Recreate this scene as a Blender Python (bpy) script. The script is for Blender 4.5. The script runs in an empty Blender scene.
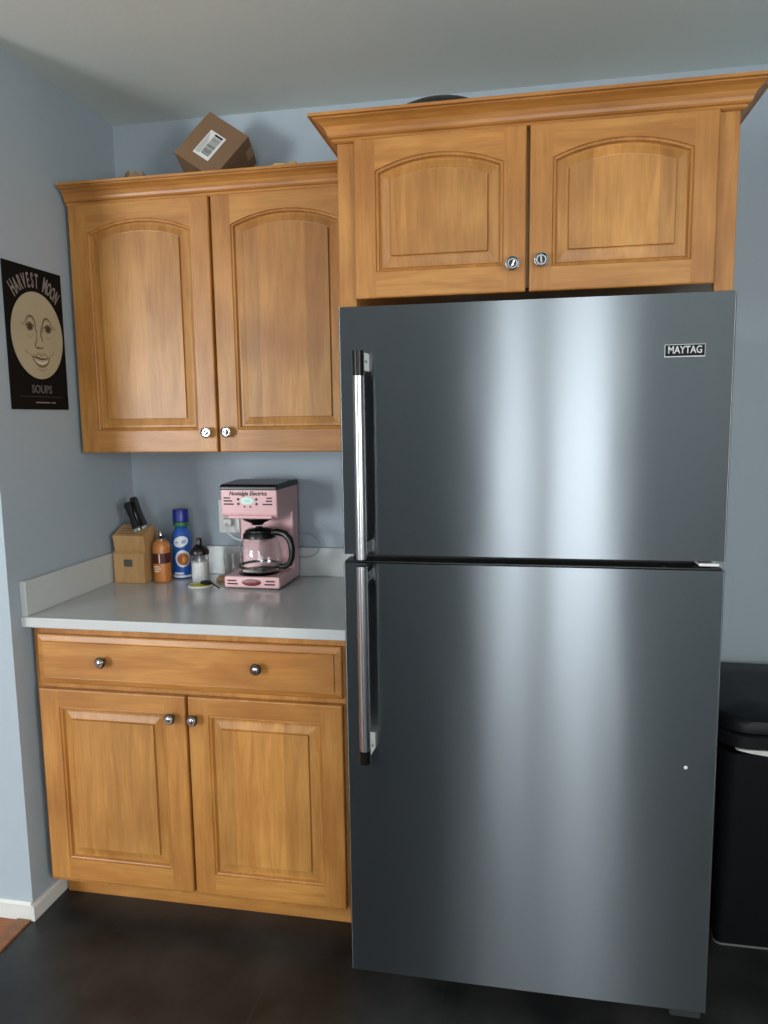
import bpy, bmesh, math, random
from mathutils import Vector, Matrix
C = bpy.context.scene.collection
SC = bpy.context.scene
PI = math.pi

# ------------------------------------------------------------ camera
CX, CY, CZ = 1.4167, -2.5037, 1.4535
YAW, PIT, ROL, FPX = 0.1893, 0.1254, -0.0142, 745.2
cyw, syw, cp, sp = math.cos(YAW), math.sin(YAW), math.cos(PIT), math.sin(PIT)
fw = Vector((-syw*cp, cyw*cp, -sp)); rt = Vector((cyw, syw, 0)); up = rt.cross(fw)
r2 = rt*math.cos(ROL) + up*math.sin(ROL); u2 = up*math.cos(ROL) - rt*math.sin(ROL)
cam_d = bpy.data.cameras.new('camera'); cam = bpy.data.objects.new('camera', cam_d); C.objects.link(cam)
cam.matrix_world = Matrix(((r2.x, u2.x, -fw.x, CX), (r2.y, u2.y, -fw.y, CY), (r2.z, u2.z, -fw.z, CZ), (0, 0, 0, 1)))
cam_d.sensor_fit = 'VERTICAL'; cam_d.sensor_height = 36; cam_d.sensor_width = 27
cam_d.lens = FPX/1024*36; cam_d.clip_start = 0.02
SC.camera = cam

# ------------------------------------------------------------ world, lights, exposure
SC.view_settings.view_transform = 'Standard'; SC.view_settings.look = 'None'
SC.view_settings.gamma = 1; SC.view_settings.use_curve_mapping = False
SC.view_settings.exposure = 0.04
w = bpy.data.worlds.new('sky'); SC.world = w; w.use_nodes = True
w.node_tree.nodes['Background'].inputs[0].default_value = (0.75, 0.88, 1.0, 1)
w.node_tree.nodes['Background'].inputs[1].default_value = 1.0
REAR = -4.5
def daylight(name, x0, x1, z0, z1, power, col=(0.93, 0.97, 1.0)):
    l = bpy.data.lights.new(name, 'AREA'); l.shape = 'RECTANGLE'; l.size = x1-x0; l.size_y = z1-z0
    l.energy = power; l.color = col
    o = bpy.data.objects.new(name, l); C.objects.link(o)
    o.location = ((x0+x1)/2, REAR-0.12, (z0+z1)/2); o.rotation_euler = (PI/2, 0, 0)
    return o
PATIO = (1.13, 2.10, 0.06, 2.08)
WIN = (-2.5, -1.3, 0.75, 2.1)
daylight('daylight_patio_door', *PATIO, 68)
daylight('daylight_window', *WIN, 165)
FILLWIN = (-3.9, -2.7, 0.95, 2.1)   # y0, y1, z0, z1 in the right wall; unseen window added as fill
sl_ = daylight('added_side_fill', *FILLWIN, 85); sl_.location = (3.42, -3.3, 1.525); sl_.data.color = (1.0, .955, .89); sl_.rotation_euler = (PI/2, 0, PI/2)  # added fill light, tinted to warm the left wall

# ------------------------------------------------------------ materials
def lin(r, g, b):
    f = lambda c: (c/255/12.92 if c/255 <= 0.04045 else ((c/255+0.055)/1.055)**2.4)
    return (f(r), f(g), f(b), 1)
def mat(name, col, rough=0.5, metal=0.0, bump=0.0, bscale=60, vary=0.0, coat=0.0, **kw):
    m = bpy.data.materials.new(name); m.use_nodes = True; nt = m.node_tree; b = nt.nodes['Principled BSDF']
    b.inputs['Base Color'].default_value = col; b.inputs['Roughness'].default_value = rough
    b.inputs['Metallic'].default_value = metal; b.inputs['Coat Weight'].default_value = coat
    b.inputs['Coat Roughness'].default_value = 0.12
    for k, v in kw.items(): b.inputs[k.replace('_', ' ')].default_value = v
    tc = nt.nodes.new('ShaderNodeTexCoord'); n = nt.nodes.new('ShaderNodeTexNoise')
    n.inputs['Scale'].default_value = bscale; n.inputs['Detail'].default_value = 4
    nt.links.new(tc.outputs['Object'], n.inputs['Vector'])
    if bump:
        bp = nt.nodes.new('ShaderNodeBump'); bp.inputs['Strength'].default_value = bump; bp.inputs['Distance'].default_value = 0.002
        nt.links.new(n.outputs['Fac'], bp.inputs['Height']); nt.links.new(bp.outputs['Normal'], b.inputs['Normal'])
    if vary:
        mx = nt.nodes.new('ShaderNodeMix'); mx.data_type = 'RGBA'
        mx.inputs['A'].default_value = tuple(c*(1-vary) for c in col[:3])+(1,)
        mx.inputs['B'].default_value = tuple(min(1, c*(1+vary)) for c in col[:3])+(1,)
        n2 = nt.nodes.new('ShaderNodeTexNoise'); n2.inputs['Scale'].default_value = bscale/12; n2.inputs['Detail'].default_value = 3
        nt.links.new(tc.outputs['Object'], n2.inputs['Vector'])
        nt.links.new(n2.outputs['Fac'], mx.inputs['Factor']); nt.links.new(mx.outputs['Result'], b.inputs['Base Color'])
    return m

def wood(name, axis, c1, c2, c3, rough=0.42, strips=0.0, coat=0.18, seed=0.0):
    """maple: long soft grain along axis ('X' or 'Z'), blotchy figure, optional glued-up boards"""
    m = bpy.data.materials.new(name); m.use_nodes = True; nt = m.node_tree; L = nt.links
    b = nt.nodes['Principled BSDF']; b.inputs['Roughness'].default_value = rough
    b.inputs['Coat Weight'].default_value = coat; b.inputs['Coat Roughness'].default_value = 0.3; b.inputs['Specular IOR Level'].default_value = 0.4
    tc = nt.nodes.new('ShaderNodeTexCoord')
    def mapping(sx, sy, sz, off=0.0):
        mp = nt.nodes.new('ShaderNodeMapping'); mp.inputs['Scale'].default_value = (sx, sy, sz)
        mp.inputs['Location'].default_value = (seed+off, seed*1.7, seed*0.6+off); L.new(tc.outputs['Object'], mp.inputs['Vector']); return mp
    def noise(mp, sc, det=3, dist=0.0):
        n = nt.nodes.new('ShaderNodeTexNoise'); n.inputs['Scale'].default_value = sc; n.inputs['Detail'].default_value = det
        n.inputs['Distortion'].default_value = dist; L.new(mp.outputs[0], n.inputs['Vector']); return n
    fine = noise(mapping(*((1, 14, 14) if axis == 'X' else (14, 14, 1))), 9, 4, 0.6)
    fig = noise(mapping(*((1, 7, 7) if axis == 'X' else (7, 7, 1)), off=3), 3.2, 4, 0.9)
    blot = noise(mapping(1, 1, 1, off=7), 3.5, 2)
    def mixn(f, a, bb):
        mx = nt.nodes.new('ShaderNodeMix'); mx.data_type = 'RGBA'
        if isinstance(a, tuple): mx.inputs['A'].default_value = a
        else: L.new(a, mx.inputs['A'])
        if isinstance(bb, tuple): mx.inputs['B'].default_value = bb
        else: L.new(bb, mx.inputs['B'])
        L.new(f, mx.inputs['Factor']); return mx.outputs['Result']
    def ramp(f, a, bb):
        r = nt.nodes.new('ShaderNodeMapRange'); r.inputs['From Min'].default_value = a; r.inputs['From Max'].default_value = bb
        L.new(f, r.inputs['Value']); return r.outputs['Result']
    col = mixn(ramp(fig.outputs['Fac'], .38, .62), c1, c2)
    dark = mixn(ramp(blot.outputs['Fac'], .45, .8), col, c3)
    col = dark
    if strips:
        sep = nt.nodes.new('ShaderNodeSeparateXYZ'); L.new(tc.outputs['Object'], sep.inputs[0])
        dv = nt.nodes.new('ShaderNodeMath'); dv.operation = 'DIVIDE'; L.new(sep.outputs['X'], dv.inputs[0]); dv.inputs[1].default_value = strips
        fl = nt.nodes.new('ShaderNodeMath'); fl.operation = 'FLOOR'; L.new(dv.outputs[0], fl.inputs[0])
        wn = nt.nodes.new('ShaderNodeTexWhiteNoise'); wn.noise_dimensions = '1D'; L.new(fl.outputs[0], wn.inputs['W'])
        hs = nt.nodes.new('ShaderNodeHueSaturation'); L.new(col, hs.inputs['Color'])
        mr = nt.nodes.new('ShaderNodeMapRange'); mr.inputs['To Min'].default_value = 0.86; mr.inputs['To Max'].default_value = 1.1
        L.new(wn.outputs['Value'], mr.inputs['Value']); L.new(mr.outputs['Result'], hs.inputs['Value']); col = hs.outputs['Color']
    hs2 = nt.nodes.new('ShaderNodeHueSaturation'); L.new(col, hs2.inputs['Color'])
    mr2 = nt.nodes.new('ShaderNodeMapRange'); mr2.inputs['From Min'].default_value = .3; mr2.inputs['From Max'].default_value = .7
    mr2.inputs['To Min'].default_value = 0.88; mr2.inputs['To Max'].default_value = 1.08
    L.new(fine.outputs['Fac'], mr2.inputs['Value']); L.new(mr2.outputs['Result'], hs2.inputs['Value'])
    L.new(hs2.outputs['Color'], b.inputs['Base Color'])
    bp = nt.nodes.new('ShaderNodeBump'); bp.inputs['Strength'].default_value = 0.08; bp.inputs['Distance'].default_value = 0.001
    L.new(fine.outputs['Fac'], bp.inputs['Height']); L.new(bp.outputs['Normal'], b.inputs['Normal'])
    return m

W1, W2, W3 = lin(182, 128, 64), lin(166, 110, 50), lin(146, 92, 39)
wv = wood('maple_upright_grain', 'Z', W1, W2, W3)
wh = wood('maple_level_grain', 'X', W1, W2, W3, seed=4.3)
wp = wood('maple_panel', 'Z', lin(186, 133, 68), lin(167, 113, 53), lin(150, 98, 44), strips=0.073, seed=9.1)
wcrown = wood('maple_crown', 'X', lin(182, 126, 62), lin(162, 106, 48), lin(142, 90, 38), rough=.38, seed=2.2)
wdark = mat('dark_recess_wood', lin(70, 42, 22), 0.7, vary=.1)

wall_m = mat('blue_grey_wall_paint', lin(158, 170, 179), 0.6, bump=0.12, bscale=180, vary=0.015)
ceil_m = mat('flat_white_ceiling_paint', lin(212, 222, 218), 0.85, bump=0.2, bscale=120, vary=0.02)
white_trim = mat('white_trim_paint', lin(205, 205, 200), 0.45, vary=0.03, bump=.1)
quartz = mat('pale_grey_quartz', lin(186, 190, 190), 0.16, vary=0.03, bscale=400)
steel_dark = mat('charcoal_cabinet_steel', lin(70, 72, 74), 0.4, 0.6, vary=.05)
black_pl = mat('black_plastic', lin(16, 16, 17), 0.3, vary=.1)
black_soft = mat('black_rubber', lin(10, 10, 11), 0.7, vary=.1)
chrome = mat('chrome', lin(205, 205, 205), 0.12, 1.0, vary=.03)
nickel = mat('aged_nickel', lin(120, 118, 114), 0.22, 1.0, vary=.08)
dark_metal = mat('dark_pewter', lin(38, 37, 36), 0.3, 0.9, vary=.15)
whitepl = mat('white_plastic', lin(215, 216, 212), 0.4, vary=.02)

def brushed():
    m = bpy.data.materials.new('brushed_stainless_steel'); m.use_nodes = True; nt = m.node_tree; L = nt.links
    b = nt.nodes['Principled BSDF']; b.inputs['Metallic'].default_value = 1
    b.inputs['Base Color'].default_value = lin(121, 126, 130); b.inputs['Roughness'].default_value = 0.3
    b.inputs['Anisotropic'].default_value = 1.0; b.inputs['Anisotropic Rotation'].default_value = 0.25
    tg = nt.nodes.new('ShaderNodeTangent'); tg.direction_type = 'RADIAL'; tg.axis = 'Z'
    L.new(tg.outputs[0], b.inputs['Tangent'])
    tc = nt.nodes.new('ShaderNodeTexCoord'); mp = nt.nodes.new('ShaderNodeMapping'); mp.inputs['Scale'].default_value = (2, 2, 400)
    L.new(tc.outputs['Object'], mp.inputs[0]); n = nt.nodes.new('ShaderNodeTexNoise'); n.inputs['Scale'].default_value = 3; n.inputs['Detail'].default_value = 3
    L.new(mp.outputs[0], n.inputs['Vector'])
    mr = nt.nodes.new('ShaderNodeMapRange'); mr.inputs['To Min'].default_value = 0.27; mr.inputs['To Max'].default_value = 0.295
    L.new(n.outputs['Fac'], mr.inputs['Value']); L.new(mr.outputs['Result'], b.inputs['Roughness'])
    # broad shallow ripples of the thin sheet
    mp2 = nt.nodes.new('ShaderNodeMapping'); mp2.inputs['Scale'].default_value = (1, 1, 0.25); L.new(tc.outputs['Object'], mp2.inputs[0])
    n2 = nt.nodes.new('ShaderNodeTexNoise'); n2.inputs['Scale'].default_value = 6; n2.inputs['Detail'].default_value = 1; L.new(mp2.outputs[0], n2.inputs['Vector'])
    bp = nt.nodes.new('ShaderNodeBump'); bp.inputs['Strength'].default_value = 0.25; bp.inputs['Distance'].default_value = 0.004
    L.new(n2.outputs['Fac'], bp.inputs['Height']); L.new(bp.outputs['Normal'], b.inputs['Normal'])
    return m
steel = brushed()

# ------------------------------------------------------------ mesh builder
class MB:
    def __init__(s): s.bm = bmesh.new(); s.n = 0
    def _mark(s, mi, smooth=False, M=None, v0=None):
        s.bm.faces.ensure_lookup_table(); s.bm.verts.ensure_lookup_table()
        for f in s.bm.faces[s.n:]: f.material_index = mi; f.smooth = smooth
        s.n = len(s.bm.faces)
        if M is not None:
            for v in s.bm.verts[v0:]: v.co = M @ v.co
        s.v = len(s.bm.verts)
        return s
    def box(s, x0, x1, y0, y1, z0, z1, bev=0.0, mi=0, seg=2, M=None):
        v0 = len(s.bm.verts)
        t = bmesh.new()
        bmesh.ops.create_cube(t, size=1)
        for v in t.verts: v.co = Vector(((x0+x1)/2+v.co.x*(x1-x0), (y0+y1)/2+v.co.y*(y1-y0), (z0+z1)/2+v.co.z*(z1-z0)))
        if bev: bmesh.ops.bevel(t, geom=list(t.edges), offset=bev, segments=seg, affect='EDGES', profile=0.5)
        s._merge(t); return s._mark(mi, False, M, v0)
    def _merge(s, t):
        me = bpy.data.meshes.new('t'); t.to_mesh(me); t.free(); s.bm.from_mesh(me); bpy.data.meshes.remove(me)
    def prism(s, pts, a0, a1, axis='X', mi=0, bev=0.0, M=None, smooth=False):
        """closed 2D outline extruded; axis X: pts=(y,z); Y: pts=(x,z); Z: pts=(x,y)"""
        v0 = len(s.bm.verts); t = bmesh.new()
        def P(p, a): return {'X': (a, p[0], p[1]), 'Y': (p[0], a, p[1]), 'Z': (p[0], p[1], a)}[axis]
        A = [t.verts.new(P(p, a0)) for p in pts]; B = [t.verts.new(P(p, a1)) for p in pts]; n = len(pts)
        t.faces.new(A); t.faces.new(B[::-1])
        for i in range(n): t.faces.new((A[i], B[i], B[(i+1) % n], A[(i+1) % n]))
        bmesh.ops.recalc_face_normals(t, faces=list(t.faces))
        if bev: bmesh.ops.bevel(t, geom=list(t.edges), offset=bev, segments=2, affect='EDGES', profile=0.5)
        s._merge(t); return s._mark(mi, smooth, M, v0)
    def lathe(s, prof, cx=0, cy=0, z=0, seg=32, mi=0, M=None, smooth=True, sx=1, sy=1, close=True):
        """prof: list of (r, z)"""
        v0 = len(s.bm.verts); rows = []
        for r, zz in prof:
            rows.append([s.bm.verts.new((cx+max(r, 1e-5)*math.cos(2*PI*i/seg)*sx, cy+max(r, 1e-5)*math.sin(2*PI*i/seg)*sy, z+zz)) for i in range(seg)])
        for a, b in zip(rows, rows[1:]):
            for i in range(seg):
                s.bm.faces.new((a[i], a[(i+1) % seg], b[(i+1) % seg], b[i]))
        if close:
            s.bm.faces.new(rows[0][::-1]); s.bm.faces.new(rows[-1])
        return s._mark(mi, smooth, M, v0)
    def tube(s, path, r, seg=10, mi=0, M=None, sx=1.0):
        v0 = len(s.bm.verts); path = [Vector(p) for p in path]; rows = []; n = len(path)
        rr = r if isinstance(r, (list, tuple)) else [r]*n
        prev = None
        for i, p in enumerate(path):
            d = (path[min(i+1, n-1)]-path[max(i-1, 0)]).normalized()
            if prev is None:
                a = d.cross(Vector((0, 0, 1)));
                if a.length < 1e-3: a = d.cross(Vector((0, 1, 0)))
            else: a = prev - d*prev.dot(d)
            a.normalize(); prev = a; b = d.cross(a)
            rows.append([s.bm.verts.new(p + (a*math.cos(2*PI*k/seg)*sx + b*math.sin(2*PI*k/seg))*rr[i]) for k in range(seg)])
        for a, b in zip(rows, rows[1:]):
            for k in range(seg): s.bm.faces.new((a[k], a[(k+1) % seg], b[(k+1) % seg], b[k]))
        s.bm.faces.new(rows[0][::-1]); s.bm.faces.new(rows[-1])
        return s._mark(mi, True, M, v0)
    def text(s, txt, size, x, y, z, mi=0, align='CENTER', depth=0.0004, shear=0, xs=1.0, M=None, bold=0.0):
        """lettering standing in the XZ plane, facing -Y"""
        v0 = len(s.bm.verts)
        cu = bpy.data.curves.new('t', 'FONT'); cu.body = txt; cu.size = size; cu.align_x = align; cu.align_y = 'CENTER'
        cu.extrude = depth; cu.shear = shear; cu.offset = bold; cu.resolution_u = 3
        ob = bpy.data.objects.new('t', cu); C.objects.link(ob)
        me = bpy.data.meshes.new_from_object(ob)
        me.transform(Matrix.Translation((x, y, z)) @ Matrix.Rotation(PI/2, 4, 'X') @ Matrix.Diagonal((xs, 1, 1, 1)))
        s.bm.from_mesh(me); bpy.data.meshes.remove(me); bpy.data.objects.remove(ob); bpy.data.curves.remove(cu)
        return s._mark(mi, False, M, v0)
    def shift(s, v):
        for q in s.bm.verts: q.co -= v
        return s

def link(name, mb, mats, parent=None, origin=None):
    if not isinstance(mats, (list, tuple)): mats = [mats]
    me = bpy.data.meshes.new(name)
    if origin is not None: mb.shift(Vector(origin))
    bmesh.ops.recalc_face_normals(mb.bm, faces=[f for f in mb.bm.faces if True])
    mb.bm.normal_update()
    for e in mb.bm.edges:
        if len(e.link_faces) == 2 and e.calc_face_angle(0) > math.radians(38): e.smooth = False
    mb.bm.to_mesh(me); mb.bm.free()
    for m in mats: me.materials.append(m)
    o = bpy.data.objects.new(name, me); C.objects.link(o)
    if parent is not None: o.parent = parent
    return o
def thing(name, label, cat, loc=(0, 0, 0), rot=(0, 0, 0), group=None):
    o = bpy.data.objects.new(name, None); C.objects.link(o); o.empty_display_size = 0.05
    o.location = loc; o.rotation_euler = rot; o['label'] = label; o['category'] = cat
    if group: o['group'] = group
    return o
def solo(name, mb, mats, label, cat, loc=(0, 0, 0), rot=(0, 0, 0), group=None):
    o = link(name, mb, mats); o.location = loc; o.rotation_euler = rot; o['label'] = label; o['category'] = cat
    if group: o['group'] = group
    return o
def struct(name, mb, mats):
    o = link(name, mb, mats); o['kind'] = 'structure'; return o
def local(root):   # world-coordinate geometry under a root
    return Vector(root.location)

# ------------------------------------------------------------ the room
H = 2.468; XR = 3.3; XL = -3.0; WC = -0.70
struct('wall_back', MB().box(-0.12, XR+.12, 0, 0.12, -0.05, H), wall_m)
struct('wall_left', MB().box(-0.12, 0, WC, 0, -0.05, H), wall_m)
struct('wall_dining', MB().box(XL-.12, -0.12, WC, WC+0.12, -0.05, H), wall_m)
mb = MB(); y0, y1, z0, z1 = FILLWIN
mb.box(XR, XR+.12, REAR, y0, -0.05, H).box(XR, XR+.12, y1, 0, -0.05, H).box(XR, XR+.12, y0, y1, -0.05, z0).box(XR, XR+.12, y0, y1, z1, H)
struct('wall_right', mb, wall_m)
mb = MB()
for a, b in ((y0, y0+.05), ((y0+y1)/2-.025, (y0+y1)/2+.025), (y1-.05, y1)): mb.box(XR+.03, XR+.08, a, b, z0, z1, .004)
mb.box(XR+.03, XR+.08, y0, y1, z0, z0+.05, .004); mb.box(XR+.03, XR+.08, y0, y1, z1-.05, z1, .004)
struct('added_window', mb, white_trim)  # frame of the unseen window added for the fill light
struct('wall_far_left', MB().box(XL-.12, XL, REAR, WC, -0.05, H), wall_m)
def holed(holes):
    mb = MB(); xs = XL-.12
    for x0, x1, z0, z1 in sorted(holes):
        mb.box(xs, x0, REAR-.12, REAR, -0.05, H)
        if z0 > 0: mb.box(x0, x1, REAR-.12, REAR, -0.05, z0)
        mb.box(x0, x1, REAR-.12, REAR, z1, H); xs = x1
    mb.box(xs, XR+.12, REAR-.12, REAR, -0.05, H); return mb
struct('wall_rear', holed([PATIO, WIN]), wall_m)
struct('ceiling', MB().box(XL-.12, XR+.12, REAR-.12, 0.12, H, H+.1), ceil_m)
x0, x1, z0, z1 = PATIO
mb = MB()
for a, b in ((x0, x0+.06), (1.42, 1.62), (x1-.06, x1)): mb.box(a, b, REAR-.08, REAR-.03, z0, z1, .004)  # unseen centre stile, widened to put a dark dip in the fridge reflection
mb.box(x0, x1, REAR-.08, REAR-.03, z0, z0+.30, .004); mb.box(x0, x1, REAR-.08, REAR-.03, z1-.08, z1, .004)  # solid lower panel added out of view to cut the low light
struct('door_1', mb, white_trim)
x0, x1, z0, z1 = WIN
mb = MB()
for a, b in ((x0, x0+.05), ((x0+x1)/2-.025, (x0+x1)/2+.025), (x1-.05, x1)): mb.box(a, b, REAR-.08, REAR-.03, z0, z1, .004)
mb.box(x0, x1, REAR-.08, REAR-.03, z0, z0+.05, .004); mb.box(x0, x1, REAR-.08, REAR-.03, z1-.05, z1, .004)
struct('window_1', mb, white_trim)

# floors
def tile_floor():
    m = bpy.data.materials.new('charcoal_floor_tile'); m.use_nodes = True; nt = m.node_tree; L = nt.links
    b = nt.nodes['Principled BSDF']; tc = nt.nodes.new('ShaderNodeTexCoord')
    br = nt.nodes.new('ShaderNodeTexBrick'); br.offset = 0; br.inputs['Scale'].default_value = 1
    br.inputs['Brick Width'].default_value = .457; br.inputs['Row Height'].default_value = .457; br.inputs['Mortar Size'].default_value = .0015
    br.inputs['Mortar'].default_value = lin(40, 42, 44)
    mp = nt.nodes.new('ShaderNodeMapping'); mp.inputs['Location'].default_value = (0.15, 0.25, 0); L.new(tc.outputs['Object'], mp.inputs[0]); L.new(mp.outputs[0], br.inputs['Vector'])
    n = nt.nodes.new('ShaderNodeTexNoise'); n.inputs['Scale'].default_value = 5; n.inputs['Detail'].default_value = 6; L.new(tc.outputs['Object'], n.inputs['Vector'])
    cr = nt.nodes.new('ShaderNodeValToRGB'); cr.color_ramp.elements[0].color = lin(18, 19, 20); cr.color_ramp.elements[1].color = lin(50, 50, 49)
    cr.color_ramp.elements[0].position = .35; cr.color_ramp.elements[1].position = .75
    L.new(n.outputs['Fac'], cr.inputs[0]); L.new(cr.outputs[0], br.inputs['Color1']); L.new(cr.outputs[0], br.inputs['Color2'])
    L.new(br.outputs['Color'], b.inputs['Base Color']); b.inputs['Roughness'].default_value = 0.42
    bp = nt.nodes.new('ShaderNodeBump'); bp.inputs['Strength'].default_value = .15; bp.inputs['Distance'].default_value = .003
    L.new(n.outputs['Fac'], bp.inputs['Height']); L.new(bp.outputs['Normal'], b.inputs['Normal'])
    return m
struct('floor', MB().box(0.0, XR+.12, REAR-.12, 0.0, -0.05, 0), tile_floor())
struct('floor_dining', MB().box(XL-.12, -0.045, REAR-.12, WC, -0.05, 0.0), wood('orange_oak_boards', 'X', lin(168, 98, 50), lin(150, 84, 42), lin(128, 70, 36), strips=.09, rough=.4))
struct('trim_1', MB().box(-0.045, -0.0, REAR, WC-.012, -0.04, 0.006, .003), wood('oak_threshold', 'X', lin(150, 100, 62), lin(130, 84, 50), lin(110, 70, 42)))
# baseboards round the outside corner
mb = MB().prism([(0.0, 0), (.012, 0), (.012, .042), (.007, .050), (0, .050)], -.712, -.02, 'Y', bev=0)
struct('baseboard_left', mb, white_trim)
mb = MB().prism([(WC, 0), (WC-.012, 0), (WC-.012, .048), (WC-.006, .056), (WC, .056)], XL, 0.0005, 'X')
struct('baseboard_dining', mb, white_trim)
struct('baseboard_back', MB().box(1.86, XR, -.012, 0, 0, .07, .002), white_trim)

# ------------------------------------------------------------ cabinet joinery
def outline(xa, xb, za, zb, rise, d, N=18):
    """inset-by-d outline, bottom-left first, arch across the top (za..zb at the sides, +rise in the middle)"""
    pts = [(xa+d, za+d), (xb-d, za+d)]
    w2 = (xb-xa)/2; xc = (xa+xb)/2
    if rise > 0:
        R = (w2*w2+rise*rise)/(2*rise); zc = zb+rise-R; r = R-d; a = math.asin((w2-d)/r)
        for i in range(N+1):
            t = a - 2*a*i/N; pts.append((xc+r*math.sin(t), zc+r*math.cos(t)))
    else:
        for i in range(N+1): pts.append((xb-d-(xb-xa-2*d)*i/N, zb-d))
    return pts
def rings(mb, loops, mi=0, cap=False):
    bm = mb.bm; rows = [[bm.verts.new((x, y, z)) for x, z in pts] for pts, y in loops]; n = len(rows[0])
    for a, b in zip(rows, rows[1:]):
        for i in range(n): bm.faces.new((a[i], a[(i+1) % n], b[(i+1) % n], b[i]))
    if cap: bm.faces.new(rows[-1])
    mb._mark(mi)
knob_dark = mat('blackened_knob_recess', lin(40, 39, 38), .5, .3, vary=.1)
def knob(parent, x, y, z, org, style=0, name='knob'):
    mb = MB()
    # turned on its side: axis along -Y
    M = Matrix.Translation((x, y, z)) @ Matrix.Rotation(PI/2, 4, 'X')
    mb.lathe([(.007, 0), (.0065, .012), (.009, .015)], seg=24, mi=1, M=M)
    if style == 0:   # bright ring round a dark carved middle
        mb.lathe([(.009, .014), (.0160, .017), (.0172, .020), (.0165, .0232), (.0145, .0242), (.0128, .0228), (.0115, .0205)], seg=32, mi=0, M=M)
        mb.lathe([(.0116, .0200), (.009, .0205), (.006, .0215), (.0001, .0218)], seg=32, mi=1, M=M)
        mb.box(-.0075, .0075, -.0022, .0022, .0205, .0238, .001, mi=0, M=M @ Matrix.Rotation(random.uniform(.3, 2.6), 4, 'Z'))
    else:            # rounded pewter mushroom knob
        mb.lathe([(.009, .014), (.0145, .016), (.0162, .0195), (.0150, .0235), (.0120, .0262), (.0100, .0262)], seg=32, mi=0, M=M)
        mb.lathe([(.0100, .0258), (.0090, .0250), (.0060, .0268), (.0001, .0280)], seg=32, mi=2, M=M)
    return link(name, mb, [chrome if style == 0 else nickel, knob_dark, chrome], parent, org)
def door(root, x0, x1, z0, z1, yf, org, sw=.060, br=.068, tr=.088, rise=.036, kn=None, style=0, name='door'):
    mb = MB(); e = .004; N = 18
    xa, xb, za, zb = x0+sw, x1-sw, z0+br, z1-tr
    inn = outline(xa, xb, za, zb, rise, 0, N); B = mb.bm
    def q(pts, mi):
        B.faces.new([B.verts.new((x, yf, z)) for x, z in pts]); mb._mark(mi)
    q([(x0+e, z0+e), (xa, z0+e), (xa, z1-e), (x0+e, z1-e)], 0)         # stiles
    q([(xb, z0+e), (x1-e, z0+e), (x1-e, z1-e), (xb, z1-e)], 0)
    q([(xa, z0+e), (xb, z0+e), (xb, za), (xa, za)], 1)                 # bottom rail
    arc = inn[2:]
    for (ax, az), (bx, bz) in zip(arc, arc[1:]): q([(bx, bz), (ax, az), (ax, z1-e), (bx, z1-e)], 1)
    R = lambda d: outline(x0, x1, z0, z1, 0, d, N)
    rings(mb, [(R(e), yf), (R(e*.3), yf+e*.3), (R(0), yf+e), (R(0), yf+.0205)], 0)
    rings(mb, [(R(0), yf+.0205), (R(.02), yf+.0205)], 0)
    I = lambda d: outline(xa, xb, za, zb, rise, d, N)
    rings(mb, [(I(0), yf), (I(.0015), yf+.0030), (I(.004), yf+.0016), (I(.0075), yf+.0030), (I(.0095), yf+.0085), (I(.011), yf+.011)], 0)
    d = link(name, mb, [wv, wh], root, org)
    mb = MB()
    rings(mb, [(I(.0095), yf+.0112), (I(.017), yf+.0108), (I(.027), yf+.0085), (I(.0350), yf+.0066), (I(.0375), yf+.0072), (I(.0386), yf+.0008)], 0, cap=True)
    link('raised_panel', mb, [wp], d, org)
    if kn: knob(d, kn[0], yf, kn[1], org, style)
    return d

def crown(xa, xb, yfr, z, ret_l=False, ret_r=False, proj=.058, hh=.056, yback=-.02):
    """profile swept along the front with optional returns; profile (out, up)"""
    prof = [(0, 0), (.006, 0), (.011, .003), (.011, .009), (.016, .011), (.019, .015), (.021, .022), (.027, .033), (.037, .041), (.048, .046), (.048, .049), (proj, .049), (proj, hh), (0, hh)]
    mb = MB(); B = mb.bm
    def section(f): return [B.verts.new(f(o, u)) for o, u in prof]
    secs = []
    if ret_l: secs.append(section(lambda o, u: (xa-o, yback, z+u))); secs.append(section(lambda o, u: (xa-o, yfr-o, z+u)))
    else: secs.append(section(lambda o, u: (xa, yfr-o, z+u)))
    if ret_r: secs.append(section(lambda o, u: (xb+o, yfr-o, z+u))); secs.append(section(lambda o, u: (xb+o, yback, z+u)))
    else: secs.append(section(lambda o, u: (xb, yfr-o, z+u)))
    n = len(prof)
    for a, b in zip(secs, secs[1:]):
        for i in range(n): B.faces.new((a[i], a[(i+1) % n], b[(i+1) % n], b[i]))
    B.faces.new(secs[0]); B.faces.new(secs[-1][::-1]); mb._mark(0)
    return mb

# upper wall cabinet
random.seed(3)
UF = -.331
uc = thing('wall_cabinet', 'pair-door maple wall cabinet hung above the countertop and coffee maker', 'cabinet', (.485, -.15, 1.356)); o = local(uc)
link('cabinet_box', MB().box(.012, .953, -.290, -.002, 1.358, 2.150).box(.014, .953, -.309, -.2902, 1.357, 2.150), [wv], uc, o)
door(uc, .019, .480, 1.356, 2.118, UF, o, kn=(.452, 1.417))
door(uc, .488, .944, 1.356, 2.118, UF, o, kn=(.517, 1.418))
link('crown_moulding', crown(.014, .953, -.318, 2.114), wcrown, uc, o)

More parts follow.
